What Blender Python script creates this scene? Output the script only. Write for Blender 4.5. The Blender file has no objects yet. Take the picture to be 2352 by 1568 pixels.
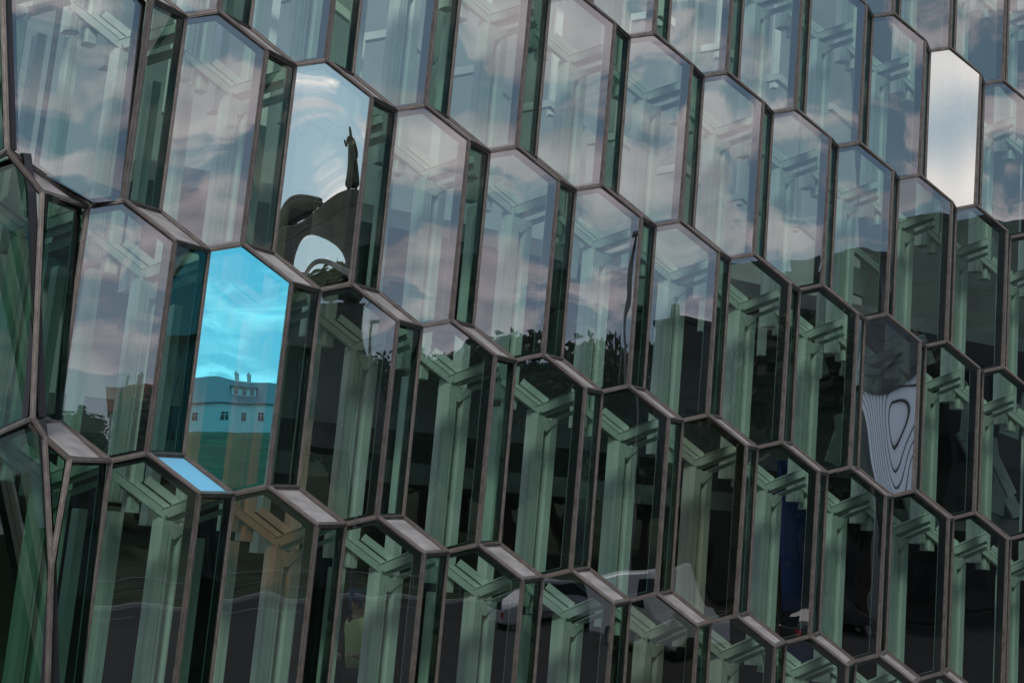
import bpy, bmesh, math, random
from math import radians as R, sin, cos, pi
from mathutils import Vector as V, Matrix, noise
random.seed(7)
scn = bpy.context.scene
col = scn.collection
# ------------------------------------------------------------------ camera
CAM = V((0, 0, 1.7)); PITCH = 12.0; F = 3600.0; CX, CY = 1176.0, 784.0
cd = bpy.data.cameras.new('camera'); cam = bpy.data.objects.new('camera', cd); col.objects.link(cam)
cam.location = CAM; cam.rotation_euler = (R(90 + PITCH), 0, 0)
cd.sensor_width = 36; cd.lens = 36 * F / 2352; cd.clip_start = .1; cd.clip_end = 6000
scn.camera = cam
# ------------------------------------------------------------------ world
SUN_EL, SUN_AZ = 40, 192      # azimuth of the sun, degrees clockwise from +Y
w = bpy.data.worlds.new('World'); scn.world = w; w.use_nodes = True
nt = w.node_tree; nt.nodes.clear(); N = nt.nodes.new; L = nt.links.new
out = N('ShaderNodeOutputWorld'); bg = N('ShaderNodeBackground'); L(bg.outputs[0], out.inputs[0])
sky = N('ShaderNodeTexSky'); sky.sky_type = 'NISHITA'; sky.sun_disc = False
sky.sun_elevation = R(SUN_EL); sky.sun_rotation = R(SUN_AZ); sky.air_density = 1.0; sky.dust_density = 1.0; sky.ozone_density = 2.0
tc = N('ShaderNodeTexCoord'); sp = N('ShaderNodeSeparateXYZ'); L(tc.outputs['Generated'], sp.inputs[0])
def wm(op, a, b=None, c=None):
    m = N('ShaderNodeMath'); m.operation = op
    for i, x in enumerate((a, b, c)):
        if x is None: continue
        if isinstance(x, (int, float)): m.inputs[i].default_value = x
        else: L(x, m.inputs[i])
    return m.outputs[0]
den = wm('ADD', wm('MAXIMUM', sp.outputs[2], 0.0), 0.24)
cx_ = wm('DIVIDE', sp.outputs[0], den); cy_ = wm('DIVIDE', sp.outputs[1], den)
cv = N('ShaderNodeCombineXYZ'); L(cx_, cv.inputs[0]); L(cy_, cv.inputs[1])
n1 = N('ShaderNodeTexNoise'); n1.inputs['Scale'].default_value = 4.6; n1.inputs['Detail'].default_value = 9; n1.inputs['Roughness'].default_value = .57; n1.inputs['Distortion'].default_value = .35
L(cv.outputs[0], n1.inputs['Vector'])
r1 = N('ShaderNodeValToRGB'); r1.color_ramp.elements[0].position = .45; r1.color_ramp.elements[1].position = .56
r1.color_ramp.interpolation = 'EASE'; L(n1.outputs[0], r1.inputs[0])
n2 = N('ShaderNodeTexNoise'); n2.inputs['Scale'].default_value = 5.5; n2.inputs['Detail'].default_value = 7; L(cv.outputs[0], n2.inputs['Vector'])
r2 = N('ShaderNodeValToRGB'); r2.color_ramp.elements[0].position = .35; r2.color_ramp.elements[1].position = .68
r2.color_ramp.elements[0].color = (5.6, 6.0, 7.0, 1); r2.color_ramp.elements[1].color = (14.8, 13.4, 13.4, 1); L(n2.outputs[0], r2.inputs[0])
mx = N('ShaderNodeMix'); mx.data_type = 'RGBA'; L(r1.outputs[0], mx.inputs['Factor']); sg = N('ShaderNodeMix'); sg.data_type = 'RGBA'; sg.inputs['Factor'].default_value = .6; L(sky.outputs[0], sg.inputs[6]); sg.inputs[7].default_value = (2.6, 4.5, 6.2, 1); L(sg.outputs[2], mx.inputs[6]); L(r2.outputs[0], mx.inputs[7])
hz = N('ShaderNodeMapRange'); hz.inputs[1].default_value = .20; hz.inputs[2].default_value = .05; hz.inputs[3].default_value = 0; hz.inputs[4].default_value = .45; L(sp.outputs[2], hz.inputs[0])
mh = N('ShaderNodeMix'); mh.data_type = 'RGBA'; L(hz.outputs[0], mh.inputs['Factor']); L(mx.outputs[2], mh.inputs[6]); mh.inputs[7].default_value = (6.4, 7.8, 9.6, 1)
L(mh.outputs[2], bg.inputs[0]); bg.inputs[1].default_value = .09
sl = bpy.data.lights.new('sun', 'SUN'); so = bpy.data.objects.new('sun', sl); col.objects.link(so)
sl.energy = 2.0; sl.angle = R(8); sl.color = (1, .95, .88)
sd = V((sin(R(SUN_AZ)) * cos(R(SUN_EL)), cos(R(SUN_AZ)) * cos(R(SUN_EL)), sin(R(SUN_EL))))
so.rotation_euler = sd.to_track_quat('Z', 'Y').to_euler()
scn.view_settings.view_transform = 'Standard'; scn.view_settings.look = 'None'; scn.view_settings.exposure = 0.0; scn.view_settings.gamma = 1
scn.render.engine = 'CYCLES'
scn.cycles.transparent_max_bounces = 24; scn.cycles.max_bounces = 10; scn.cycles.glossy_bounces = 4
# ------------------------------------------------------------------ materials
def mat(name, color, rough=.6, metal=0, spec=.5, var=0.0, vscale=3.0, bump=0.0, bscale=40, stretch=None):
    m = bpy.data.materials.new(name); m.use_nodes = True; t = m.node_tree; b = t.nodes['Principled BSDF']
    b.inputs['Base Color'].default_value = (*color, 1); b.inputs['Roughness'].default_value = rough
    b.inputs['Metallic'].default_value = metal; b.inputs['Specular IOR Level'].default_value = spec
    g = t.nodes.new('ShaderNodeNewGeometry')
    src = g.outputs['Position']
    if stretch:
        mp = t.nodes.new('ShaderNodeMapping'); mp.inputs['Scale'].default_value = stretch; t.links.new(src, mp.inputs[0]); src = mp.outputs[0]
    if var:
        n = t.nodes.new('ShaderNodeTexNoise'); n.inputs['Scale'].default_value = vscale; n.inputs['Detail'].default_value = 6; t.links.new(src, n.inputs['Vector'])
        r = t.nodes.new('ShaderNodeValToRGB'); r.color_ramp.elements[0].position = .3; r.color_ramp.elements[1].position = .7
        r.color_ramp.elements[0].color = (*[c * (1 - var) for c in color], 1); r.color_ramp.elements[1].color = (*[min(1, c * (1 + var)) for c in color], 1)
        t.links.new(n.outputs[0], r.inputs[0]); t.links.new(r.outputs[0], b.inputs['Base Color'])
    if bump:
        n = t.nodes.new('ShaderNodeTexNoise'); n.inputs['Scale'].default_value = bscale; n.inputs['Detail'].default_value = 4; t.links.new(src, n.inputs['Vector'])
        bp = t.nodes.new('ShaderNodeBump'); bp.inputs['Distance'].default_value = bump; t.links.new(n.outputs[0], bp.inputs['Height']); t.links.new(bp.outputs[0], b.inputs['Normal'])
    return m

def glass(name, trans, refl, fac, wave=.011, wscale=1.1, rough=0.0, edge=.5, stretch=(1, 1, .45), detail=1.5, off=None, split=False):
    """coated pane: a tinted see-through layer under a partial mirror with slight roller waves"""
    m = bpy.data.materials.new(name); m.use_nodes = True; t = m.node_tree; t.nodes.clear()
    A = t.nodes.new; K = t.links.new
    o = A('ShaderNodeOutputMaterial'); ms = A('ShaderNodeMixShader'); K(ms.outputs[0], o.inputs[0])
    tr = A('ShaderNodeBsdfTransparent'); tr.inputs[0].default_value = (*trans, 1)
    gl = A('ShaderNodeBsdfGlossy'); gl.inputs['Color'].default_value = (*refl, 1); gl.inputs['Roughness'].default_value = rough
    K(tr.outputs[0], ms.inputs[1]); K(gl.outputs[0], ms.inputs[2])
    fr = A('ShaderNodeLayerWeight'); fr.inputs[0].default_value = .35
    pw = A('ShaderNodeMath'); pw.operation = 'POWER'; K(fr.outputs['Facing'], pw.inputs[0]); pw.inputs[1].default_value = 3
    ml = A('ShaderNodeMath'); ml.operation = 'MULTIPLY_ADD'; K(pw.outputs[0], ml.inputs[0]); ml.inputs[1].default_value = edge; ml.inputs[2].default_value = fac; ml.use_clamp = True
    K(ml.outputs[0], ms.inputs[0])
    g = A('ShaderNodeNewGeometry'); mp = A('ShaderNodeMapping'); K(g.outputs['Position'], mp.inputs[0]); mp.inputs['Scale'].default_value = stretch
    oi = A('ShaderNodeObjectInfo'); mu = A('ShaderNodeMath'); mu.operation = 'MULTIPLY'; K(oi.outputs['Random'], mu.inputs[0]); mu.inputs[1].default_value = 37
    n = A('ShaderNodeTexNoise'); n.noise_dimensions = '4D'; n.inputs['Scale'].default_value = wscale; n.inputs['Detail'].default_value = detail; n.inputs['Roughness'].default_value = .35
    K(mp.outputs[0], n.inputs['Vector']); K(mu.outputs[0], n.inputs['W'])
    bp = A('ShaderNodeBump'); bp.inputs['Distance'].default_value = wave; bp.inputs['Strength'].default_value = 1; K(n.outputs[0], bp.inputs['Height'])
    if off:   # the pane sits slightly out of true in its frame
        va = A('ShaderNodeVectorMath'); va.operation = 'ADD'; K(bp.outputs[0], va.inputs[0]); va.inputs[1].default_value = off
        vn = A('ShaderNodeVectorMath'); vn.operation = 'NORMALIZE'; K(va.outputs[0], vn.inputs[0]); K(vn.outputs[0], gl.inputs['Normal'])
    else: K(bp.outputs[0], gl.inputs['Normal'])
    if split:  # dichroic coating: what is not reflected passes through
        ad = A('ShaderNodeAddShader'); K(tr.outputs[0], ad.inputs[0]); K(gl.outputs[0], ad.inputs[1]); K(ad.outputs[0], o.inputs[0])
    return m

M_CAP = mat('bronze anodised aluminium', (.140, .120, .112), .45, .35, var=.32, vscale=9, bump=.0012, bscale=90)
M_FRIT = mat('black glazing rebate', (.018, .018, .024), .45, 0)
M_SPACER = mat('pale spacer edge', (.42, .5, .47), .5, .2)
M_STEEL = mat('white painted steel', (.74, .77, .73), .42, 0, var=.10, vscale=2.5)
M_SEAM = mat('dark joint', (.05, .06, .055), .8)
M_SILL = mat('frosted white sill', (.33, .31, .31), .4, 0, var=.3, vscale=3.0, stretch=(1, 1, 4))
M_INNER = mat('dark interior lining', (.06, .075, .07), .8, 0, var=.3, vscale=.8)
M_FLOOR = mat('dark slate floor', (.07, .07, .07), .5, 0, var=.2)
M_CEIL = mat('grey soffit', (.16, .17, .17), .7, 0, var=.15)
M_PANELIN = mat('pale interior panel', (.26, .30, .28), .6, 0, var=.15)
G_MAIN = glass('coated glass', (.58, .735, .675), (.96, .94, .98), .24)
G_SIDE_ = None
G_DARK = glass('dark corner glass', (.20, .34, .28), (.7, .8, .75), .05, edge=.2)
G_SIDE = glass('green side glass', (.33, .50, .42), (.8, .9, .85), .07, edge=.25)
G_BLUE = glass('blue tinted glass', (.06, .10, .42), (.5, .5, .9), .12)
G_OLIVE = glass('olive coated glass', (.50, .54, .46), (.74, .74, .68), .24, wave=.03)
G_CYAN = glass('cyan dichroic glass', (.32, .095, .03), (.20, .88, 1.0), .94, wave=.004, split=True)
# ------------------------------------------------------------------ helpers
class MB:
    def __init__(s): s.v = []; s.f = []; s.m = []
    def add(s, vs, fs, mi=0):
        b = len(s.v); s.v += [V(x) for x in vs]
        for q in fs: s.f.append([b + i for i in q]); s.m.append(mi)
    def box(s, lo, hi, mi=0):
        x0, y0, z0 = lo; x1, y1, z1 = hi
        s.add([(x0,y0,z0),(x1,y0,z0),(x1,y1,z0),(x0,y1,z0),(x0,y0,z1),(x1,y0,z1),(x1,y1,z1),(x0,y1,z1)],
              [(3,2,1,0),(4,5,6,7),(0,1,5,4),(1,2,6,5),(2,3,7,6),(3,0,4,7)], mi)
    def obox(s, c, ax, ay, az, mi=0):
        """box with centre c and half-axis vectors"""
        vs = [c + sx * ax + sy * ay + sz * az for sx, sy, sz in ((-1,-1,-1),(1,-1,-1),(1,1,-1),(-1,1,-1),(-1,-1,1),(1,-1,1),(1,1,1),(-1,1,1))]
        s.add(vs, [(3,2,1,0),(4,5,6,7),(0,1,5,4),(1,2,6,5),(2,3,7,6),(3,0,4,7)], mi)
    def bar(s, p, q, w, h, nrm, mi=0, ext=0.0, drop=0.0):
        """box bar from p to q, w wide, h deep along nrm (the bar's outer face at +drop)"""
        d = (q - p); ln = d.length; d.normalize(); n = (nrm - nrm.dot(d) * d).normalized(); sd_ = d.cross(n)
        s.obox((p + q) / 2 + n * (drop - h / 2), d * (ln / 2 + ext), sd_ * w / 2, n * h / 2, mi)
    def prism(s, sec, p, d, ux, uy, mi=0):
        """cross-section sec in (ux,uy), swept from p along d"""
        n = len(sec); a_ = [p + ux * x + uy * y for x, y in sec]; b_ = [q + d for q in a_]
        s.add(a_ + b_, [(i, (i + 1) % n, n + (i + 1) % n, n + i) for i in range(n)] + [tuple(range(n - 1, -1, -1)), tuple(range(n, 2 * n))], mi)
    def tube(s, pts, rad, sides=8, mi=0):
        rings = []; k = len(pts)
        for i, p in enumerate(pts):
            d = (pts[min(i + 1, k - 1)] - pts[max(i - 1, 0)]).normalized()
            u = d.cross(V((0, 0, 1)));  u = d.cross(V((1, 0, 0))) if u.length < .1 else u; u.normalize(); v_ = d.cross(u)
            r_ = rad[i] if isinstance(rad, (list, tuple)) else rad
            rings.append([p + r_ * (cos(2*pi*j/sides) * u + sin(2*pi*j/sides) * v_) for j in range(sides)])
        vs = [q for r_ in rings for q in r_]
        fs = [(i*sides + j, i*sides + (j+1) % sides, (i+1)*sides + (j+1) % sides, (i+1)*sides + j) for i in range(k-1) for j in range(sides)]
        fs += [tuple(range(sides-1, -1, -1)), tuple((k-1)*sides + j for j in range(sides))]
        s.add(vs, fs, mi)
    def mesh(s, name, mats):
        me = bpy.data.meshes.new(name); me.from_pydata([tuple(x) for x in s.v], [], s.f)
        for m in mats: me.materials.append(m)
        me.polygons.foreach_set('material_index', s.m); me.update()
        bm = bmesh.new(); bm.from_mesh(me); bmesh.ops.recalc_face_normals(bm, faces=bm.faces); bm.to_mesh(me); bm.free()
        return me
    def build(s, name, mats, parent=None, loc=None):
        o = bpy.data.objects.new(name, s.mesh(name, mats if isinstance(mats, (list, tuple)) else [mats])); col.objects.link(o)
        if parent: o.parent = parent
        if loc is not None: o.location = loc
        return o
def tag(o, label=None, cat=None, group=None, kind=None):
    if label: o['label'] = label
    if cat: o['category'] = cat
    if group: o['group'] = group
    if kind: o['kind'] = kind
    return o
def empty(name, loc=(0, 0, 0), rz=0):
    o = bpy.data.objects.new(name, None); col.objects.link(o); o.location = loc; o.rotation_euler = (0, 0, rz); o.empty_display_size = .2
    return o
def inst(name, me, parent, loc):
    o = bpy.data.objects.new(name, me); col.objects.link(o); o.parent = parent; o.location = loc
    return o
# ------------------------------------------------------------------ facade lattice (camera-frame fit: x right, y down, z forward)
def Wv(v):
    t = R(PITCH); x, y, z = v
    return V((x, sin(t) * y + cos(t) * z, -cos(t) * y + sin(t) * z))
O0 = Wv((-3.97378, -1.44441, 16.04301)) + CAM
E1 = Wv((.34656, -.07158, .0726)); E2 = Wv((.50971, .4092, .06631)); E3 = Wv((-.1906, 2.15194, -.41571)); E4 = Wv((.23278, .06276, .60136))
A_ = E1 + E2 + E4; C_ = E2 + E3
T0, TL0, TR0, BL0, B0, BR0 = V((0,0,0)), -E1, E2, -E1 + E3, -E1 + E3 + E2, E2 + E3
H = (A_ + C_ * (-A_.z / C_.z)).normalized(); NIN = V((-H.y, H.x, 0)); NOUT = -NIN
def pix(p):
    d = p - CAM; t = R(PITCH); z = d.y * cos(t) + d.z * sin(t); up = -d.y * sin(t) + d.z * cos(t)
    return CX + F * d.x / z, CY - F * up / z
def ray(px, py): return Wv((px - CX, py - CY, F)).normalized()
def at(px, py, z): return CAM + Wv(((px - CX) * z / F, (py - CY) * z / F, z))
def atf(px, py, extra):
    d = ray(px, py); t = (O0 - CAM).dot(NOUT) / d.dot(NOUT); return CAM + d * (t + extra)
def depth(p):
    d = p - CAM; t = R(PITCH); return d.y * cos(t) + d.z * sin(t)

def plane_fit(pts):
    c = sum(pts, V()) / len(pts); n = V()
    for i in range(len(pts)):
        n += (pts[i] - c).cross(pts[(i + 1) % len(pts)] - c)
    n.normalize()
    if n.dot(c - (CAM)) > 0: n = -n
    return c, n
def inset(pts, n, d):
    """inset of a convex planar polygon by d"""
    k = len(pts); c = sum(pts, V()) / k; lines = []; dd = d
    for i in range(k):
        d = dd[i] if isinstance(dd, (list, tuple)) else dd
        a_, b_ = pts[i], pts[(i + 1) % k]; e = (b_ - a_).normalized(); m = n.cross(e)
        if m.dot(c - a_) < 0: m = -m
        lines.append((a_ + m * d, e))
    res = []
    for i in range(k):
        p1, d1 = lines[i - 1]; p2, d2 = lines[i]
        cr = d1.cross(d2); t = ((p2 - p1).cross(d2)).dot(cr) / max(cr.dot(cr), 1e-12)
        res.append(p1 + d1 * t)
    return res
def window_meshes(pts, rim, dep, dome=0.0):
    """black inner frame and glass for one polygon (points in world space); returns centre, frame mesh, glass mesh"""
    c, n = plane_fit(pts); q = [p - n * (p - c).dot(n) for p in pts]
    k = len(q); fr = MB()
    o = inset(q, n, .012); i_ = inset(q, n, rim); rl = rim if isinstance(rim, (list, tuple)) else [rim] * k; i2 = inset(q, n, [x + .002 for x in rl])
    def ring(a_, b_, mi=0): fr.add(a_ + b_, [(j, (j + 1) % k, k + (j + 1) % k, k + j) for j in range(k)], mi)
    f = lambda P, d: [p - c - n * d for p in P]
    ring(f(o, .010), f(i_, .010)); ring(f(i_, .010), f(i_, .010 + dep))
    ring(f(i_, .010 + dep), f(i2, .010 + dep), 1); ring(f(i2, .010 + dep), f(i2, .022 + dep), 1)
    ring(f(i2, .022 + dep), f(o, .022 + dep)); ring(f(o, .022 + dep), f(o, .010))
    gm = MB(); g = inset(q, n, .006)
    gm.add([p - c for p in g], [tuple(range(k))])
    return c, n, fr, gm

hall = empty('concert_hall', (O0.x, O0.y, 0))
tag(hall, 'concert hall with a honeycomb facade of tall six-sided coated glass windows in bronze frames', 'building')
HL = V(hall.location)
def part(name, me, world): return inst(name, me, hall, world - HL)

# unit cell meshes
hex_pts = [O0 + p for p in (TL0, T0, TR0, BR0, B0, BL0)]
HR = [.075, .085, .112, .055, .024, .026]
hc, hn, hfr, hgl = window_meshes(hex_pts, HR, .05)
sd_pts = [O0 + p for p in (TR0, A_ + TL0, A_ + BL0, BR0)]
sc, sn, sfr, sgl = window_meshes(sd_pts, [.06, .075, .03, .03], .04)
sl_pts = [O0 + p for p in (T0, A_ - C_ + BL0, A_ + TL0, TR0)]
me_hf = hfr.mesh('window_frame', [M_FRIT, M_SPACER]); me_hg = hgl.mesh('glass', [G_MAIN])
me_sf = sfr.mesh('window_frame', [M_FRIT, M_SPACER]); me_sg = sgl.mesh('glass', [G_SIDE])
def sill_mesh(pts):
    c, n = plane_fit(pts); q = [p - n * (p - c).dot(n) for p in pts]; n = n if n.z > 0 else -n
    b = MB(); k = len(q); i_ = inset(q, n, .045)
    top = [p - c - n * .008 for p in i_]
    b.add(top, [tuple(range(k))], 0)
    o1 = [p - c - n * .002 for p in inset(q, n, .01)]; i1 = [p - c - n * .002 for p in i_]
    b.add(o1 + i1 + top, [(j, (j + 1) % k, k + (j + 1) % k, k + j) for j in range(k)] + [(k + j, k + (j + 1) % k, 2 * k + (j + 1) % k, 2 * k + j) for j in range(k)], 1)
    b.add([p - n * .05 for p in o1] + o1, [tuple(range(k))] + [(j, (j + 1) % k, k + (j + 1) % k, k + j) for j in range(k)], 1)
    return c, b.mesh('sill_panel', [M_SILL, M_CAP])
slc, me_sl = sill_mesh(sl_pts)
cb = MB()
def cap(b, p, q, nn):
    b.bar(p, q, .053, .05, nn, 0, ext=.012, drop=.016)
    b.bar(p, q, .017, .02, nn, 1, ext=.004, drop=.021)
n_side = sn; n_avg = (hn + NOUT).normalized()
Z0 = V((0, 0, 0)); ns = (hn + V((0, 0, .8))).normalized()
cap(cb, TL0, T0, hn); cap(cb, T0, TR0, ns); cap(cb, BL0, B0, hn)
cap(cb, TL0, BL0, hn); cap(cb, TR0, BR0, (hn + sn).normalized())
cap(cb, T0, A_ - C_ + BL0, ns); cap(cb, TR0, A_ + TL0, ns)
M_RIB = mat('bronze cap rib with painted highlight', (.19, .165, .150), .42, .4, var=.3, vscale=11)  # lighter tone paints the highlight along the frame edges
me_cap = cb.mesh('mullion', [M_CAP, M_RIB])
# steel node: two posts, two beams, gusset (offset from the TL corner of a cell)
N1 = TL0 + Wv((.30859, .69990, 1.05540)); S2 = Wv((.17327, .09259, .09648))
down = E3.normalized(); hx = (H - H.dot(down) * down).normalized(); dy = down.cross(hx).normalized()
if dy.dot(NIN) < 0: dy = -dy
pb = MB(); LP = C_.length * 1.0
pv = C_ - E2 * .06
pdir = E3 * 1.0
e3n = E3.normalized()
sec = [(-.05, .06), (-.012, 0), (.062, 0), (.062, .018), (.072, .018), (.072, 0), (.10, 0), (.115, .04), (.115, .20), (-.05, .20)]
pb.prism(sec, N1 - e3n * .07, E3 * 1.13, hx, dy)
sec2 = [(-.04, .03), (-.015, .0), (.085, 0), (.10, .02), (.10, .18), (-.04, .18)]
pb.prism(sec2, N1 + S2 - e3n * .04, E3 * 1.13, hx, dy)
sec3 = [(-.56, .1), (-.54, .08), (-.49, .08), (-.49, .09), (-.482, .09), (-.482, .08), (-.43, .08), (-.43, .26), (-.56, .26)]
pb_plain = pb.mesh('steel_post', [M_STEEL]); pb.prism(sec3, N1 - E3 * .01, E3 * 1.1, hx, dy)
me_post = pb.mesh('steel_post', [M_STEEL]); pb.prism([(-.84, .3), (-.74, .3), (-.74, .5), (-.84, .5)], N1 - e3n * .02, E3 * 1.12, hx, dy)
me_post_wide = pb.mesh('steel_post', [M_STEEL])
bb = MB()
e1b = (E1.normalized() + V((0, 0, .16))).normalized()
upn = V((0, 0, 1))
def beam(b, p, d, ln, s0, s1, rec, dd, nn, mi=0, seam=False):
    """member from p along d; its face spans s0..s1 across, lies rec behind p and is dd deep"""
    n = (nn - nn.dot(d) * d).normalized(); s_ = d.cross(n)
    if s_.z < 0: s_ = -s_
    c = p + d * ln / 2
    b.obox(c - n * (rec + dd / 2) + s_ * (s0 + s1) / 2, d * ln / 2, s_ * (s1 - s0) / 2, n * dd / 2, mi)
    if seam: b.obox(c - n * (rec - .0015) + s_ * (s1 - .012), d * ln / 2, s_ * .003, n * .0015, 1)
e2u = -E2.normalized()
beam(bb, N1 + E2 * .02, e2u, .74, 0, .095, 0, .10, hn, 0, True)          # open tray: near wall, floor lip, far wall
beam(bb, N1, e2u, .44, .095, .148, .03, .05, hn)
beam(bb, N1, e2u, .44, .140, .172, .07, .05, hn, 1)
beam(bb, N1, e2u, .42, .165, .262, .085, .04, hn)
beam(bb, N1 - hx * .01, e1b, .66, 0, .115, -.004, .12, hn, 0, True)
beam(bb, N1 - hx * .01, e1b, .64, -.055, .004, .05, .12, hn)
beam(bb, N1 + S2 * 1.1 + dy * .1, e1b, .55, -.02, .035, 0, .16, hn)
# gusset plates under the node
gp = [N1 + dy * -.012, N1 + S2 * 1.3 + dy * -.012, N1 + S2 * .62 + E3 * .075 + dy * -.012, N1 + S2 * .50 + E3 * .075 + dy * -.012]
bb.add(gp + [p + dy * .05 for p in gp], [(0, 1, 2, 3), (7, 6, 5, 4), (0, 1, 5, 4), (1, 2, 6, 5), (2, 3, 7, 6), (3, 0, 4, 7)])
for q_ in (N1 + hx * .0 + upn * .03,):
    bb.tube([q_ - dy * .02 + hn * .004, q_ - dy * .036 + hn * .01], .011, 8, 2)
me_beam = bb.mesh('steel_beam', [M_STEEL, M_SEAM, M_SPACER])

TILT = {(2, -1): (2.2, 0), (9, -1): (1.2, 7.5), (11, -3): (-1.5, 1.0)}
def off_of(t):
    n_ = Matrix.Rotation(R(t[0]), 3, 'X') @ hn; n_ = Matrix.Rotation(R(t[1]), 3, 'Z') @ n_
    return tuple(n_ - hn)
G_MIRROR = glass('silver mirror glass', (.62, .62, .45), (.95, .98, .90), .80, wave=.05, wscale=.75, detail=0, off=off_of(TILT[(2, -1)]))
G_MIRROR2 = glass('bright mirror glass', (.6, .7, .65), (1.0, .98, .87), .86, wave=.01, rough=.10, detail=0, off=off_of(TILT[(11, -3)]))
G_MIRROR3 = glass('warped mirror glass', (.4, .5, .5), (.86, .92, .98), .80, wave=.085, wscale=.9, detail=0, off=off_of(TILT[(9, -1)]))
special = {(1, 0): (G_CYAN, 'cyan mirror window reflecting a white house with chimneys'),
           (2, -1): (G_MIRROR, 'silver mirror window with a warped dark statue reflection'),
           (11, -3): (G_MIRROR2, 'bright silver mirror window filled with white cloud'),
           (9, -1): (G_MIRROR3, 'grey warped mirror window with fine curved lines'),
           (6, 0): (G_OLIVE, 'olive tinted wavy window'), (5, 1): (G_OLIVE, 'olive window reflecting a parked van')}
BLUE_SILL = (0, 1)
rnd = random.Random(3)
cells = []
for k in range(0, 15):
    for r in range(-6, 4):
        P = O0 + k * A_ + r * C_
        xs, ys = zip(*[pix(P + p) for p in (TL0, T0, TR0, BR0, B0, BL0, A_ + TL0, A_ + BL0)])
        m = 150
        if max(xs) < -m or min(xs) > 2352 + 330 or max(ys) < -m or min(ys) > 1568 + m: continue
        cells.append((k, r, P))
for k, r, P in cells:
    D = P - O0
    if not (k == 0 and r == -1) and not (k == 0 and r < -1):
        o = part('hexagonal_window', me_hf, hc + D)
        g = inst('glass', me_hg, o, (0, 0, 0)); g.rotation_euler = (R(rnd.uniform(-.22, .22)), 0, R(rnd.uniform(-.3, .3)))
        if (k, r) in special:
            sm, lb = special[(k, r)]; g.material_slots[0].link = 'OBJECT'; g.material_slots[0].material = sm
            if lb: o['label'] = lb
    o = part('side_window', me_sf, sc + D); g = inst('glass', me_sg, o, (0, 0, 0))
    if (k, r) == (11, 1): pass
    if True:
        o = part('sill_panel', me_sl, slc + D)
        part('mullion', me_cap, P)
for k in range(-1, 15):
    for r in range(-6, 4):
        P = O0 + k * A_ + r * C_
        q = [pix(P + N1 + s_ * C_ * .5) for s_ in (-1, 0, 1, 2)]
        if max(x for x, y in q) < -130 or min(x for x, y in q) > 2480 or max(y for x, y in q) < -60 or min(y for x, y in q) > 1640: continue
        part('steel_post', me_post_wide if k < 3 else me_post if k < 5 else pb_plain, P); part('steel_beam', me_beam, P)
print('CELLS', len(cells))
# ---- the corner column on the left, where the facade folds round
def lat(k, r, v=V()): return O0 + k * A_ + r * C_ + v
dT = lambda k, r, v=V(): depth(lat(k, r, v))
F0 = at(2, -160, dT(-1, -1)); F1 = at(17, 345, dT(-1, 0)); F2 = at(97, 442, dT(-1, 0, TR0)); F3 = at(75, 960, dT(-1, 1))
F4 = at(103, 1005, dT(-1, 1) + .02); F5 = at(160, 1055, dT(-1, 1, TR0)); F6 = at(118, 1300, dT(-1, 1, TR0) - .25); F7 = at(105, 1720, dT(-1, 1, TR0) - .45)
def custom(name, pts, rim, dep, m):
    c, n, fr, gm = window_meshes(pts, rim, dep)
    o = inst(name, fr.mesh('window_frame', [M_FRIT, M_SPACER]), hall, c - HL)
    g = inst('glass', gm.mesh('glass', [m]), o, (0, 0, 0)); return o
custom('hexagonal_window', [F1, F0, lat(0, -1), lat(0, -1, TR0), lat(0, 0), lat(0, 0, TL0)], [.15, .075, .085, .112, .055, .026], .05, G_MAIN)
custom('side_window', [F2, lat(0, 0, TL0), lat(0, 0, BL0), F3], .055, .05, G_SIDE)
custom('side_window', [F5, lat(0, 1, TL0), lat(0, 1, BL0), F7, F6], .05, .05, G_SIDE)
custom('corner_window', [F4, F5, F6], .03, .04, G_SIDE)
LQ = lambda x, y, d: at(x, y, 16.5 + d)
G0 = LQ(-150, 440, 1.2); G1 = LQ(-150, 1060, .8); G2 = LQ(-150, -160, 1.4); G3 = LQ(-150, 1720, .8)
custom('corner_window', [F1, F2, F3, G1, G0], .075, .07, G_DARK)
custom('corner_window', [F3, F4, F6, F7, G3, G1], .06, .07, G_DARK)
custom('corner_window', [F0, F1, G0, G2], .06, .07, G_DARK)
for pts in ([F1, lat(0, 0, TL0), F2], [F3, lat(0, 0, BL0), lat(0, 1, TL0), F5, F4]):
    c, me = sill_mesh(pts); inst('sill_panel', me, hall, c - HL)
cc = MB(); nl = (NOUT + V((-.5, 0, 0))).normalized()
for p, q in ((F0, F1), (F1, F2), (F2, F3), (F3, F4), (F4, F5), (F4, F6), (F5, F6), (F6, F7), (F1, lat(0, 0, TL0)), (F2, lat(0, 0, TL0)), (F3, lat(0, 0, BL0)), (F5, lat(0, 1, TL0)),
             (lat(0, 0, TL0), lat(0, 0)), (F1, G0), (F3, G1)):
    cap(cc, p - HL, q - HL, nl if (q - p).length > .3 else NOUT)
cc.build('mullion', [M_CAP, M_RIB], hall)
# sill under the cyan window, the reflected blue painted as its base colour
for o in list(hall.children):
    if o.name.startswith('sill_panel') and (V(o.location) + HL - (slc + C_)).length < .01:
        o.material_slots[0].link = 'OBJECT'; o.material_slots[0].material = mat('sill with painted blue reflection', (.22, .55, .80), .3)
        o['label'] = 'sill below the cyan window with its blue reflection painted on'
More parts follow.
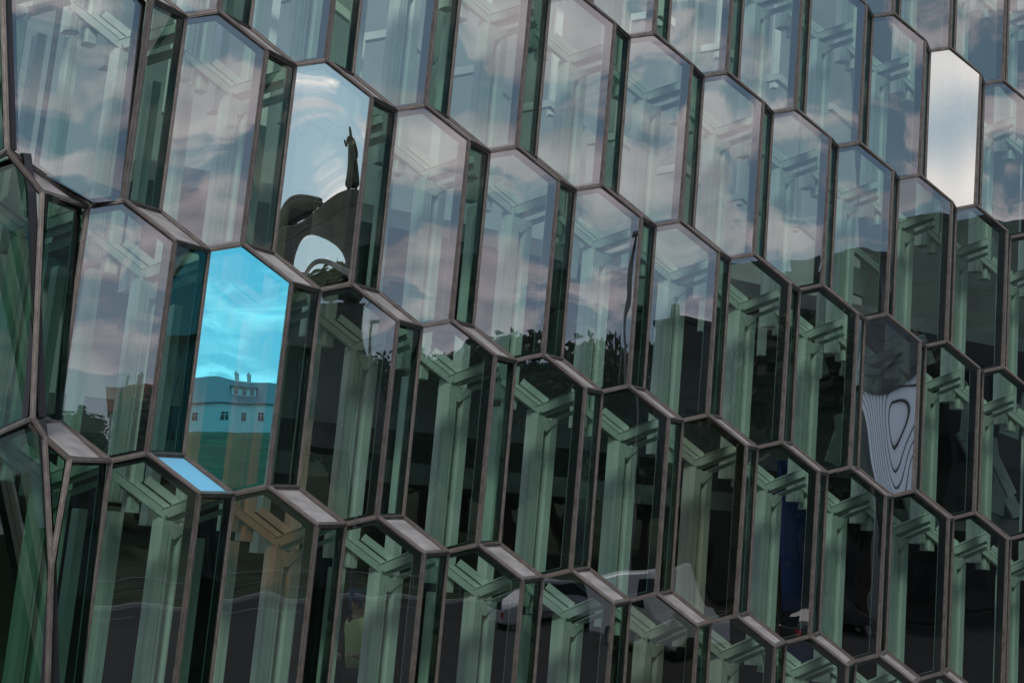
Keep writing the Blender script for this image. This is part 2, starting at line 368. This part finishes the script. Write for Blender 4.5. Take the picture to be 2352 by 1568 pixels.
# ------------------------------------------------------------------ interior of the hall
CORN = lat(-1, 0); SX0, SX1 = -1.2, 25.0; D0, D1 = 2.6, 10.5; ZF = .75
def hp(s, d, z): p = CORN + H * s + NIN * d; return V((p.x, p.y, z)) - HL
def slab(name, s0, s1, d0, d1, z0, z1, m):
    b = MB(); P = [hp(s, d, z) for z in (z0, z1) for s, d in ((s0, d0), (s1, d0), (s1, d1), (s0, d1))]
    b.add(P, [(3,2,1,0),(4,5,6,7),(0,1,5,4),(1,2,6,5),(2,3,7,6),(3,0,4,7)])
    return b.build(name, m, hall)
slab('floor_slab', SX0, SX1, .9, D1, ZF - .3, ZF, M_FLOOR)
slab('back_wall', SX0, SX1, D1, D1 + .2, -1, 6.3, M_INNER)
M_UP = mat('upper wall with painted roof light', (.30, .34, .33), .8, 0, var=.25, vscale=.5)  # paler than the lining below, standing in for light from the roof
slab('upper_wall', SX0 + 3.5, SX1, D1, D1 + .2, 6.3, 22, M_UP)
slab('end_wall', SX1, SX1 + .2, .9, D1, -1, 22, M_INNER)
slab('upper_floor', SX0 + 3, SX1, 3.6, D1, 4.3, 4.6, M_CEIL)
slab('gallery_floor', SX0 + 5, SX1, 5.5, D1, 8.6, 8.9, M_CEIL)
# deeper honeycomb of the roof structure, one piece per cell
rb = MB()
for p, q in ((TL0, T0 + E1 * .6), (T0 + E1 * .6, TR0 + E1 * .6), (TL0, BL0)):
    rb.bar(p, q, .11, .14, hn)
me_rear = rb.mesh('rear_lattice', [M_STEEL])
for k in range(-3, 12):
    for r in range(-5, -1):
        P = O0 + k * A_ + r * C_ + NIN * 3.1 + H * .4
        x, y = pix(P)
        if x < -150 or x > 2450 or y < -350 or y > 900: continue
        part('rear_lattice', me_rear, P)
apm = MB(); apm.box((-.16, -.03, -.42), (.16, .03, .42)); me_ap = apm.mesh('acoustic_panel', [M_PANELIN])
for i in range(28):
    px, py = rnd.uniform(1850, 2380), rnd.uniform(520, 1500)
    o = part('acoustic_panel', me_ap, atf(px, py, rnd.uniform(4.0, 6.5))); o.rotation_euler = (rnd.uniform(-.3, .3), rnd.choice((-.35, -.3, .25)) + rnd.uniform(-.05, .05), rnd.uniform(.2, .7))
    o.scale = (rnd.uniform(.7, 1.3), 1, rnd.uniform(.5, 1.2))
b = MB(); b.box((-.34, -.05, -1.15), (.34, .05, 1.15)); o = b.build('blue_screen', mat('deep blue panel', (.015, .035, .16), .6), hall, atf(1835, 1230, 3.2) - HL); o.rotation_euler = (0, 0, R(30)); o['label'] = 'deep blue panel inside the hall'
b = MB(); b.box((-.35, -.05, -.25), (.35, .05, .25)); o = b.build('blue_screen', bpy.data.materials['deep blue panel'], hall, atf(1860, 1500, 3.2) - HL); o.rotation_euler = (0, 0, R(20))
# ------------------------------------------------------------------ outside: ground, hill
M_GRASS = mat('grass', (.035, .055, .03), .95, 0, .05, var=.45, vscale=.35)
M_ASPH = mat('asphalt', (.03, .03, .031), .9, 0, .08, var=.25, vscale=.8, bump=.004, bscale=60)
M_PAVE = mat('pavement', (.034, .035, .034), .9, 0, .08, var=.15, vscale=2)
g = MB(); g.add([(-2500, -2500, 0), (2500, -2500, 0), (2500, 2500, 0), (-2500, 2500, 0)], [(0, 1, 2, 3)])
tag(g.build('ground', M_GRASS), kind='structure')
rd = MB(); rd.add([(-120, -34, .004), (200, -34, .004), (200, -18, .004), (-120, -18, .004)], [(0, 1, 2, 3)])
tag(rd.build('road', M_ASPH), kind='structure')
M_MARK = mat('white road paint', (.5, .5, .48), .8, 0, var=.2)
mk = MB()
for i in range(50): mk.add([(-100 + 6 * i, -26.07, .008), (-97 + 6 * i, -26.07, .008), (-97 + 6 * i, -25.93, .008), (-100 + 6 * i, -25.93, .008)], [(0, 1, 2, 3)])
for y in (-33.4, -18.7): mk.add([(-119, y - .07, .008), (199, y - .07, .008), (199, y + .07, .008), (-119, y + .07, .008)], [(0, 1, 2, 3)])
tag(mk.build('road_markings', M_MARK), kind='structure')
kb = MB(); kb.box((-120, -34.35, 0), (200, -34.0, .13)); tag(kb.build('kerb', M_MARK), kind='structure')
pvm = MB(); pvm.box((-120, -18, -.2), (200, 14, .12)); tag(pvm.build('pavement', M_PAVE), kind='structure')
def hill_h(x, y):
    d = -y - 36
    if d <= 0: return 0
    t = min(1, d / 105); t = t * t * (3 - 2 * t)
    return t * (11.5 + 2.0 * min(1, max(0, (x - 10) / 60)) + 1.6 * noise.noise(V((x * .02, y * .02, 0)))) + t * .5 * noise.noise(V((x * .1, y * .1, 3)))
b = MB(); nx, ny = 90, 60
for j in range(ny + 1):
    for i in range(nx + 1):
        x = -150 + 450 * i / nx; y = -36 - 360 * (j / ny) ** 1.5; b.v.append(V((x, y, hill_h(x, y) - (.05 if j == 0 else 0) + .02)))
for j in range(ny):
    for i in range(nx):
        q = j * (nx + 1) + i; b.f.append([q, q + 1, q + nx + 2, q + nx + 1]); b.m.append(0)
ho = b.build('hill', M_GRASS); ho.data.polygons.foreach_set('use_smooth', [True] * len(ho.data.polygons)); tag(ho, kind='structure')
#@@MORE
def ref(px, py, dist):
    """world point that a facade pane mirrors at pixel (px,py), dist metres out from the glass"""
    d = ray(px, py); t = (O0 - CAM).dot(NOUT) / d.dot(NOUT); p = CAM + d * t
    r_ = d - 2 * d.dot(hn) * hn
    return p + r_ * (dist / math.hypot(r_.x, r_.y))
def face(p):   # heading that turns a local -Y front towards the facade
    q = lat(4, 0) - p; return math.atan2(q.x, -q.y)
M_WHITE = mat('white render wall', (.62, .62, .60), .8, 0, var=.06)
M_ROOFG = mat('grey slate roof', (.16, .18, .20), .6, 0, var=.2, vscale=4)
M_ROOFR = mat('rust red roof', (.22, .07, .045), .6, 0, var=.2, vscale=4)
M_WIN = mat('dark window pane', (.03, .035, .04), .15)
M_TRIM = mat('white trim', (.7, .7, .68), .6)
M_DARKW = mat('dark concrete wall', (.085, .09, .085), .85, 0, var=.25, vscale=.5)
M_BRICK = mat('brown brick wall', (.16, .10, .07), .85, 0, var=.25, vscale=2)
M_BRONZE = mat('dark green bronze', (.035, .04, .032), .5, .4, var=.3, vscale=3)
M_STONE = mat('basalt plinth', (.07, .07, .065), .85, 0, var=.3, vscale=2)
M_VAN = mat('white car paint', (.7, .71, .72), .3, 0); M_TYRE = mat('tyre rubber', (.02, .02, .02), .8); M_CGL = mat('car window', (.02, .025, .03), .08)
M_RED = mat('red tail lamp', (.4, .02, .02), .3); M_GALV = mat('galvanised pole', (.25, .25, .25), .5, .6)

def window(parent, x, y, z, w_, h_):
    f = MB(); t = .06
    for lo, hi in (((-w_/2, -.05, 0), (w_/2, 0, t)), ((-w_/2, -.05, h_-t), (w_/2, 0, h_)), ((-w_/2, -.048, t), (-w_/2+t, 0, h_-t)), ((w_/2-t, -.048, t), (w_/2, 0, h_-t)),
                   ((-t/2, -.046, t), (t/2, 0, h_-t)), ((-w_/2+t, -.044, h_*.62), (-t/2, 0, h_*.62+.05)), ((t/2, -.044, h_*.62), (w_/2-t, 0, h_*.62+.05))): f.box(lo, hi)
    o = f.build('window', M_TRIM, parent, (x, y, z)); g_ = MB(); g_.box((-w_/2+.02, -.02, .02), (w_/2-.02, -.005, h_-.02)); g_.build('pane', M_WIN, o, (0, 0, 0))
def house(p, rz, w_, d_, hw, hr, wallm, roofm, label, dormer=False, chim=((-.8, .0), (.9, .0)), ncol=3, nrow=1):
    o = empty('town_house', p, rz); tag(o, label, 'house', 'houses on the hill')
    b = MB(); b.box((-w_/2, 0, -3), (w_/2, d_, hw)); b.add([(-w_/2, 0, hw), (-w_/2, d_, hw), (-w_/2, d_/2, hw+hr-.05)], [(0, 1, 2)]); b.add([(w_/2, 0, hw), (w_/2, d_, hw), (w_/2, d_/2, hw+hr-.05)], [(0, 1, 2)])
    b.build('wall', wallm, o)
    rf = MB(); e = .35; sl_ = hr / (d_/2)
    for sgn in (0, 1):
        y0, y1 = (-e, d_/2) if sgn == 0 else (d_+e, d_/2)
        z0 = hw - e * sl_; z1 = hw + hr
        rf.add([(-w_/2-e, y0, z0), (w_/2+e, y0, z0), (w_/2+e, y1, z1), (-w_/2-e, y1, z1), (-w_/2-e, y0, z0+.14), (w_/2+e, y0, z0+.14), (w_/2+e, y1, z1+.14), (-w_/2-e, y1, z1+.14)],
               [(3,2,1,0),(4,5,6,7),(0,1,5,4),(1,2,6,5),(2,3,7,6),(3,0,4,7)])
    ro = rf.build('roof', roofm, o)
    for cx0, cy0 in chim:
        c_ = MB(); c_.box((-.3, -.25, -1), (.3, .25, 1.15)); c_.box((-.36, -.31, 1.15), (.36, .31, 1.27)); c_.box((-.14, -.12, 1.27), (.14, .12, 1.6)); c_.build('chimney', wallm, ro, (cx0, d_/2 + cy0, hw + hr))
    for j in range(nrow):
        for i in range(ncol):
            window(o, -w_/2 + w_*(i+.5)/ncol, 0, .9 + j * 2.7, .95, 1.3)
    if dormer:
        dm = MB(); yd = d_/2 * .28; zd = hw + yd * sl_
        dm.box((-1.9, yd, zd - .3), (1.9, d_/2, zd + 1.35)); dd = dm.build('dormer', wallm, o)
        dr = MB(); dr.box((-2.15, yd - .3, zd + 1.35), (2.15, d_/2 + .2, zd + 1.5)); dr.build('dormer_roof', roofm, dd)
        for x in (-1.25, 0, 1.25): window(o, x, yd - .002, zd + .2, .7, 1.0)
    return o
p = ref(545, 1005, 215); hz0 = p.z
house(p, face(p), 15, 9, 3.6, 3.4, M_WHITE, M_ROOFG, 'white house on the hill with a three window dormer and two chimneys', dormer=True, ncol=5)
for (px, D, w_, d_, hw, hr, wm_, rm_, lb, nc, nr) in (
    (800, 135, 9, 8, 4.5, 3, M_BRICK, M_ROOFG, 'brown brick house on the hill beside the white dormer house', 3, 1),
    (1010, 150, 12, 9, 5.5, 3, M_DARKW, M_ROOFR, 'dark walled house on the hill with a rust red roof', 4, 2),
    (1330, 140, 14, 9, 6, 2.6, M_DARKW, M_ROOFG, 'long dark house on the hill with a slate roof', 5, 2),
    (1540, 120, 8, 8, 6, 3.2, M_BRICK, M_ROOFR, 'tall brick house on the hill with a red gable roof', 3, 2),
    (300, 165, 10, 8, 4, 3, M_WHITE, M_ROOFR, 'white house on the hill with a rust red roof', 3, 1)):
    q = ref(px, 1000, D); q.z = hill_h(q.x, q.y) - .2
    house(q, face(q), w_, d_, hw, hr, wm_, rm_, lb, ncol=nc, nrow=nr)
def block(px, D, w_, d_, ytop, m, label, extra=(), at_=None):
    q = at_ or ref(px, ytop, D); top = q.z; q.z = 0
    o = empty('office_block', q, face(q)); tag(o, label, 'office building')
    b = MB(); b.box((-w_/2, 0, 0), (w_/2, d_, top)); b.build('wall', m, o)
    b = MB(); b.box((-w_/2-.15, -.15, top), (w_/2+.15, d_+.15, top+.3)); b.build('parapet', M_STONE, o)
    for (x0, y0, x1, z1) in extra:
        b = MB(); b.box((x0, y0, top + .3), (x1, y0 + 1.4, top + z1)); b.build('rooftop_box', m, o)
    nc = int(w_ / 2.4); nr = int(top / 3.1)
    for j in range(nr):
        for i in range(nc):
            if nc * nr > 90 and j < 2: continue
            b = MB(); b.box((-.7, -.06, 0), (.7, .01, 1.5)); ww = b.build('window', M_WIN, o, (-w_/2 + w_*(i+.5)/nc, 0, 1.2 + 3.1*j))
            b = MB(); b.box((-.78, -.1, -.1), (.78, .0, -.01)); b.build('sill', M_STONE, ww, (0, 0, 0))
block(1705, 62, 9, 10, 760, M_DARKW, 'dark concrete office block with small chimneys on its flat roof', ((-4, 2, -3.2, 1.3), (-1, 2, -.4, 1.0), (3, 3, 4, 1.6)))
block(1905, 66, 13, 12, 640, M_DARKW, 'taller dark office block behind the street', ((1, 2, 3, 1.5),))
block(2110, 60, 12, 12, 575, M_DARKW, 'dark office block with a plain parapet', ((-4, 3, -1, 1.2),))
block(2330, 56, 13, 12, 520, M_DARKW, 'tallest dark office block at the end of the street')
# clad shed mirrored in the warped pane
def ref2(px, py, dist, tx, tz):
    n_ = Matrix.Rotation(R(tx), 3, 'X') @ hn; n_ = Matrix.Rotation(R(tz), 3, 'Z') @ n_
    d = ray(px, py); t = (O0 - CAM).dot(NOUT) / d.dot(NOUT); p_ = CAM + d * t; r_ = d - 2 * d.dot(n_) * n_
    return p_ + r_ * (dist / math.hypot(r_.x, r_.y))
block(0, 0, 22, 10, 0, M_DARKW, 'wide dark office block behind the pale metal pavilion', (), ref2(2040, 640, 52, 1.2, 7.5))
M_CLAD = mat('pale metal cladding', (.80, .83, .88), .45, .1)
q = ref2(2040, 900, 30, 1.2, 7.5); top = max(2.5, q.z)
sh = empty('market_pavilion', (q.x, q.y, 0), face(q)); tag(sh, 'pale metal clad pavilion with ribbed walls beside the road', 'pavilion')
b = MB(); b.box((-10.4, 0, 0), (1.4, 6, top)); b.build('wall', M_CLAD, sh)
b = MB()
for i in range(42): b.box((-10 + .27 * i, -.03, .05), (-9.965 + .27 * i, .004, top - .02))
b.build('wall_rib', M_STONE, sh)
b = MB(); b.box((-10.2, -.2, top), (1.6, 6.2, top + .25)); b.build('roof', M_STONE, sh)
# ---- statue on its plinth
q = ref2(760, 600, 80, 2.2, 0); qt = ref2(760, 330, 80, 2.2, 0); hs = qt.z - q.z
st_ = empty('bronze_statue', (q.x, q.y, q.z - 6), face(q)); tag(st_, 'dark bronze statue of a cloaked figure on a tall rough rock mound', 'statue')
b = MB(); NS, NR = 20, 18; zt = 6 + hs * .45 + .05
for i in range(NR + 1):
    f_ = i / NR; z = zt * f_; rad = 1.1 + 2.8 * (1 - f_) ** 2.0
    for j in range(NS):
        a0 = 2 * pi * j / NS; k2 = rad * (1 + .22 * noise.noise(V((cos(a0) * 1.5, sin(a0) * 1.5, z * .5)))); b.v.append(V((cos(a0) * k2, sin(a0) * k2 * .9, z + .15 * noise.noise(V((a0 * 2, z, 4))))))
for i in range(NR):
    for j in range(NS): b.f.append([i*NS + j, i*NS + (j+1) % NS, (i+1)*NS + (j+1) % NS, (i+1)*NS + j]); b.m.append(0)
b.f.append([NR*NS + j for j in range(NS)]); b.m.append(0)
b.build('plinth', M_STONE, st_)
def skinfig(name, verts, edges, m, parent, sub=2):
    me = bpy.data.meshes.new(name); me.from_pydata([v[:3] for v in verts], edges, []); o = bpy.data.objects.new(name, me); col.objects.link(o); o.parent = parent
    sk = o.modifiers.new('s', 'SKIN'); ld = me.skin_vertices[0].data
    for i, v in enumerate(verts): ld[i].radius = (v[3], v[4] if len(v) > 4 else v[3])
    ld[0].use_root = True; sk.use_smooth_shade = True
    ss = o.modifiers.new('u', 'SUBSURF'); ss.levels = sub; ss.render_levels = sub
    me.materials.append(m); return o
zb = 6 + hs * .45; k_ = hs * .55 / 1.9
Sv = lambda x, y, z, r1_, r2_=None: (x * k_, y * k_, zb + z * k_, r1_ * k_, (r2_ or r1_) * k_)
skinfig('cloak', [Sv(0, .1, .1, .34, .2), Sv(0, .1, .8, .3, .18), Sv(0, .08, 1.45, .24, .14)], [(0,1),(1,2)], M_BRONZE, st_)
skinfig('figure', [Sv(0, 0, .95, .19, .14), Sv(0, 0, 1.25, .2, .14), Sv(0, 0, 1.5, .17, .12), Sv(0, 0, 1.6, .07), Sv(0, -.02, 1.75, .11), Sv(0, -.02, 1.9, .07),
    Sv(.2, 0, 1.48, .09), Sv(.34, -.1, 1.25, .07), Sv(.42, -.25, 1.4, .05), Sv(-.2, 0, 1.48, .09), Sv(-.3, 0, 1.2, .07), Sv(-.25, -.15, 1.0, .05),
    Sv(.1, 0, .8, .12), Sv(.13, -.05, .45, .09), Sv(.14, 0, .06, .07), Sv(-.1, 0, .8, .12), Sv(-.12, .05, .45, .09), Sv(-.13, .06, .06, .07)],
    [(0,1),(1,2),(2,3),(3,4),(4,5),(2,6),(6,7),(7,8),(2,9),(9,10),(10,11),(0,12),(12,13),(13,14),(0,15),(15,16),(16,17)], M_BRONZE, st_)
# ---- cables slung beside the statue
M_CABLE = mat('black cable', (.02, .02, .02), .7)
pl = ((690, 480, 78), (720, 500, 78), (780, 505, 78), (860, 450, 78))
b = MB(); b.tube([ref2(x, y, D_, 2.2, 0) for x, y, D_ in pl], .035, 6)
tag(b.build('overhead_cable', M_CABLE), 'thin black cable sagging in front of the bronze statue', 'cable')
# ---- trees on the hill
M_BARK = mat('grey brown bark', (.07, .055, .04), .9, 0, var=.3); M_LEAF = mat('dark green leaves', (.035, .055, .03), .8, 0, var=.5, vscale=1.2)
def tree_meshes(seed, conif=False):
    r_ = random.Random(seed); b = MB(); Ht = 7.0
    b.tube([V((0, 0, -1)), V((.05, 0, 2)), V((0, .1, 4.2)), V((0, 0, 6))], [.22, .17, .1, .04])
    for i in range(7):
        a0 = r_.uniform(0, 6.28); z0 = r_.uniform(2, 4.5); b.tube([V((0, 0, z0)), V((cos(a0) * .8, sin(a0) * .8, z0 + .7)), V((cos(a0) * 1.5, sin(a0) * 1.5, z0 + 1.2))], [.08, .05, .02], 5)
    tm = b.mesh('trunk', [M_BARK]); c = MB()
    lumps = [(V((r_.gauss(0, .9), r_.gauss(0, .9), r_.uniform(2.6, 6.3))), r_.uniform(.7, 1.3)) for _ in range(16)]
    for i in range(6500):
        if conif:
            z = 1 + 6 * r_.random() ** 1.3; rad = (7.2 - z) * .30 * r_.uniform(.3, 1.1) * (1 + .3 * sin(z * 7)); a0 = r_.uniform(0, 6.28); p_ = V((cos(a0) * rad, sin(a0) * rad, z))
        else:
            l, rad = r_.choice(lumps); u = V((r_.gauss(0, 1), r_.gauss(0, 1), r_.gauss(0, .8))).normalized(); p_ = l + u * rad * r_.uniform(.55, 1.1)
        u = V((r_.gauss(0, 1), r_.gauss(0, 1), r_.gauss(0, 1))).normalized() * .18; w_ = u.orthogonal().normalized() * .12
        c.add([p_ - u, p_ + w_, p_ + u, p_ - w_], [(0, 1, 2, 3)])
    return tm, c.mesh('crown', [M_LEAF])
TMS = [tree_meshes(1), tree_meshes(2), tree_meshes(3, True)]
def tree(px, ytop, D, kind, label):
    q = ref(px, ytop, D); g0 = hill_h(q.x, q.y); sc_ = max(.5, (q.z - g0) / 7.0)
    o = empty('conifer_tree' if kind == 2 else 'leafy_tree', (q.x, q.y, g0), random.uniform(0, 6)); o.scale = (min(sc_, 2.0),) * 2 + (sc_,); tag(o, label, 'tree', 'trees on the hill')
    inst('trunk', TMS[kind][0], o, (0, 0, 0)); inst('crown', TMS[kind][1], o, (0, 0, 0))
TL_ = [(150, 900, 85, 2, 'dark pointed conifer in front of the white house with the rust red roof'), (260, 885, 90, 2, 'tall dark conifer between the two white houses'), (330, 905, 95, 0, 'broad tree left of the white dormer house'),
  (800, 900, 90, 1, 'rounded tree hiding the brown brick house'),
  (830, 850, 95, 0, 'broad tree right of the brown brick house'), (905, 860, 88, 1, 'rounded tree left of the house with the rust red roof'), (1000, 815, 92, 0, 'tall broad tree before the dark house with the rust red roof'),
  (1085, 790, 96, 1, 'highest rounded tree on the hilltop'), (1150, 800, 90, 0, 'broad hilltop tree right of the highest one'), (1260, 815, 95, 1, 'rounded tree left of the long dark house'),
  (1350, 800, 92, 0, 'broad tree before the long dark house'), (1430, 820, 90, 1, 'rounded tree right of the long dark house'), (1500, 830, 88, 0, 'broad tree left of the tall red gabled brick house'),
  (1590, 790, 85, 1, 'rounded tree right of the tall red gabled brick house'), (1640, 830, 80, 0, 'broad tree left of the office block with chimneys'), (60, 930, 90, 1, 'lone rounded tree at the left end of the hill'),
  (1800, 780, 52, 1, 'rounded street tree between the first two office blocks'), (2010, 760, 50, 0, 'broad street tree before the office block with a plain parapet')]
for px, yt, D, kd, lb in TL_: tree(px, yt, D, kd, lb)
# ---- vehicles on the road
def vehicle(p, rz, ln, wd, ht, m, label, cat, van=False):
    o = empty('parked_van' if van else 'parked_car', p, rz); tag(o, label, cat, 'vehicles parked across the road')
    h0 = .35
    if van: prof = [(-ln/2, h0), (-ln/2, ht*.95), (-ln/2+.15, ht), (ln/2-1.5, ht), (ln/2-.75, ht*.58), (ln/2-.05, ht*.48), (ln/2, h0)]
    else: prof = [(-ln/2, h0), (-ln/2, ht*.62), (-ln/2+.5, ht*.68), (-ln/2+1.0, ht), (ln/2-2.0, ht), (ln/2-1.2, ht*.66), (ln/2-.1, ht*.52), (ln/2, h0)]
    b = MB(); b.prism([(x, z) for x, z in prof], V((0, -wd/2, 0)), V((0, wd, 0)), V((1, 0, 0)), V((0, 0, 1)))
    bo = b.build('body', m, o); bv = bo.modifiers.new('b', 'BEVEL'); bv.width = .08; bv.segments = 3
    g_ = MB(); x0, x1 = (ln/2-1.9, ln/2-1.05) if van else (-ln/2+1.05, ln/2-1.75)
    for sg in (-1, 1): g_.box((x0, sg*wd/2-.012, ht*.64), (x1, sg*wd/2+.012, ht*.9))
    g_.build('side_window', M_CGL, o)
    b = MB(); b.box((-ln/2-.012, -wd*.38, ht*.62), (-ln/2+.01, wd*.38, ht*.86)); b.build('rear_window', M_CGL, o)
    for sx in (-1, 1):
        for sy in (-1, 1):
            b = MB(); x = sx * ln * .31; b.tube([V((x, sy*(wd/2-.2), .33)), V((x, sy*(wd/2+.015), .33))], .33, 18); wo = b.build('wheel', M_TYRE, o)
            b = MB(); b.tube([V((x, sy*(wd/2+.01), .33)), V((x, sy*(wd/2+.025), .33))], .19, 14); b.build('rim', M_GALV, wo)
    for sy in (-1, 1):
        b = MB(); b.box((-ln/2-.02, sy*wd*.44-.08, ht*.4), (-ln/2+.01, sy*wd*.44+.08, ht*.55)); b.build('tail_lamp', M_RED, o)
q = ref(1500, 1510, 27); vehicle((q.x, q.y, 0), 1.25, 5.2, 2.0, 2.2, M_VAN, 'white parked van across the road', 'van', True)
cols = [('silver', (.35, .37, .4)), ('black', (.02, .02, .022)), ('white', (.6, .6, .6)), ('black', (.02, .02, .02)), ('red', (.3, .03, .02))]
for i, (px, D) in enumerate(((1270, 34), (1930, 34))):
    nm, cc_ = cols[i]; q = ref(px, 1500, D); vehicle((q.x, q.y, 0), .05 * i, 4.3, 1.75, 1.45, mat(nm + ' car paint', cc_, .3), nm + ' parked car across the road', 'car')
# ---- street lamps
for i, (px, yt, D) in enumerate(((1462, 560, 40), (2010, 600, 36), (820, 760, 50))):
    q = ref(px, yt, D); hh = q.z; o = empty('street_lamp', (q.x, q.y, 0), face(q)); tag(o, 'grey street lamp with a single arm ' + ('beside the silver car', 'beside the black car', 'in front of the brick house')[i], 'street lamp', 'street lamps along the road')
    b = MB(); b.tube([V((0, 0, 0)), V((0, 0, hh - .8)), V((0, -.15, hh - .2)), V((0, -.8, hh)), V((0, -1.4, hh + .05))], [.11, .07, .06, .05, .04]); b.build('pole', M_GALV, o)
    b = MB(); b.obox(V((0, -1.75, hh + .05)), V((.14, 0, 0)), V((0, .4, .03)), V((0, 0, .06))); b.build('lamp_head', M_GALV, o)
# ---- person inside the hall
M_SKIN = mat('skin', (.50, .31, .23), .55); M_VEST = mat('pale yellow green vest', (.55, .60, .30), .8, var=.1); M_DKC = mat('dark sleeve cloth', (.03, .032, .035), .85); M_CAPB = mat('blue cap cloth', (.03, .09, .22), .8)
q = atf(828, 1380, 1.9)
pz = q.z - 1.68
pe = empty('person', (q.x, q.y, pz), R(-35)); tag(pe, 'person in a pale hi-vis vest, dark sleeves and blue cap standing behind the glass', 'person')
bv_ = [(0, 0, .95, .16, .12), (0, 0, 1.15, .15, .11), (0, .02, 1.35, .18, .12), (0, .02, 1.47, .10, .09), (0, -.01, 1.54, .06), (0, -.03, 1.64, .09, .105), (0, -.02, 1.74, .075, .09),
      (.19, .02, 1.42, .065), (.27, .02, 1.15, .05), (.2, -.2, 1.02, .042), (.15, -.28, 1.04, .035, .02), (-.19, .02, 1.42, .065), (-.27, .04, 1.15, .05), (-.2, -.18, 1.0, .042), (-.14, -.26, 1.02, .035, .02),
      (.1, 0, .86, .1), (.11, -.01, .5, .075), (.12, .02, .1, .05), (.12, -.12, .04, .045), (-.1, 0, .86, .1), (-.11, -.01, .5, .075), (-.12, .02, .1, .05), (-.12, -.12, .04, .045), (0, -.15, 1.62, .02)]
be = [(0,1),(1,2),(2,3),(3,4),(4,5),(5,6),(3,7),(7,8),(8,9),(9,10),(3,11),(11,12),(12,13),(13,14),(0,15),(15,16),(16,17),(17,18),(0,19),(19,20),(20,21),(21,22),(5,23)]
for hnd, sx in ((10, 1), (14, -1)):
    x, y, z = bv_[hnd][:3]
    for f_ in range(4):
        i0 = len(bv_); off = (f_ - 1.5) * .019
        bv_.append((x + off, y - .05, z + .005, .010)); bv_.append((x + off, y - .085 - .008 * (f_ in (1, 2)), z - .02, .008)); be += [(hnd, i0), (i0, i0 + 1)]
    i0 = len(bv_); bv_.append((x - sx * .045, y - .02, z + .02, .011)); bv_.append((x - sx * .055, y - .055, z + .02, .009)); be += [(hnd, i0), (i0, i0 + 1)]
skinfig('body', bv_, be, M_SKIN, pe)
skinfig('vest', [(0, 0, .86, .21, .17), (0, 0, 1.05, .20, .16), (0, .01, 1.3, .22, .165), (0, .015, 1.46, .17, .13), (0, .02, 1.52, .10, .10), (.17, .02, 1.44, .10), (-.17, .02, 1.44, .10)], [(0,1),(1,2),(2,3),(3,4),(3,5),(3,6)], M_VEST, pe)
skinfig('sleeves', [(.0, .02, 1.40, .12, .1), (.2, .02, 1.41, .08), (.27, .02, 1.16, .07), (.21, -.16, 1.03, .055), (-.2, .02, 1.42, .085), (-.27, .04, 1.16, .07), (-.21, -.14, 1.01, .055)], [(0,1),(1,2),(2,3),(0,4),(4,5),(5,6)], M_DKC, pe)
skinfig('trousers', [(0, 0, .92, .17, .13), (.1, 0, .82, .115), (.11, 0, .5, .09), (.12, .02, .12, .075), (-.1, 0, .82, .115), (-.11, 0, .5, .09), (-.12, .02, .12, .075)], [(0,1),(1,2),(2,3),(0,4),(4,5),(5,6)], M_DKC, pe)
skinfig('cap', [(0, 0, 1.725, .10, .12), (0, .0, 1.775, .085, .10), (0, -.16, 1.70, .07, .012)], [(0,1),(0,2)], M_CAPB, pe)
for sx in (-1, 1):
    b = MB(); b.tube([V((sx * .033, -.125, 1.655)), V((sx * .033, -.138, 1.655))], .012, 8); b.build('eye', M_DKC, pe)

# ---- handrail along the foot of the hill
hr = empty('handrail', (0, -35.2, 0)); tag(hr, 'pale galvanised handrail along the foot of the grass hill', 'railing')
b = MB(); b.tube([V((-20, 0, 1.05)), V((60, 0, 1.05))], .035, 8); b.build('top_rail', M_GALV, hr)
b = MB(); b.tube([V((-20, 0, .55)), V((60, 0, .55))], .02, 8); b.build('middle_rail', M_GALV, hr)
for i in range(33):
    b = MB(); b.tube([V((-20 + 2.5 * i, 0, 0)), V((-20 + 2.5 * i, 0, 1.02))], .03, 8); b.build('post', M_GALV, hr)
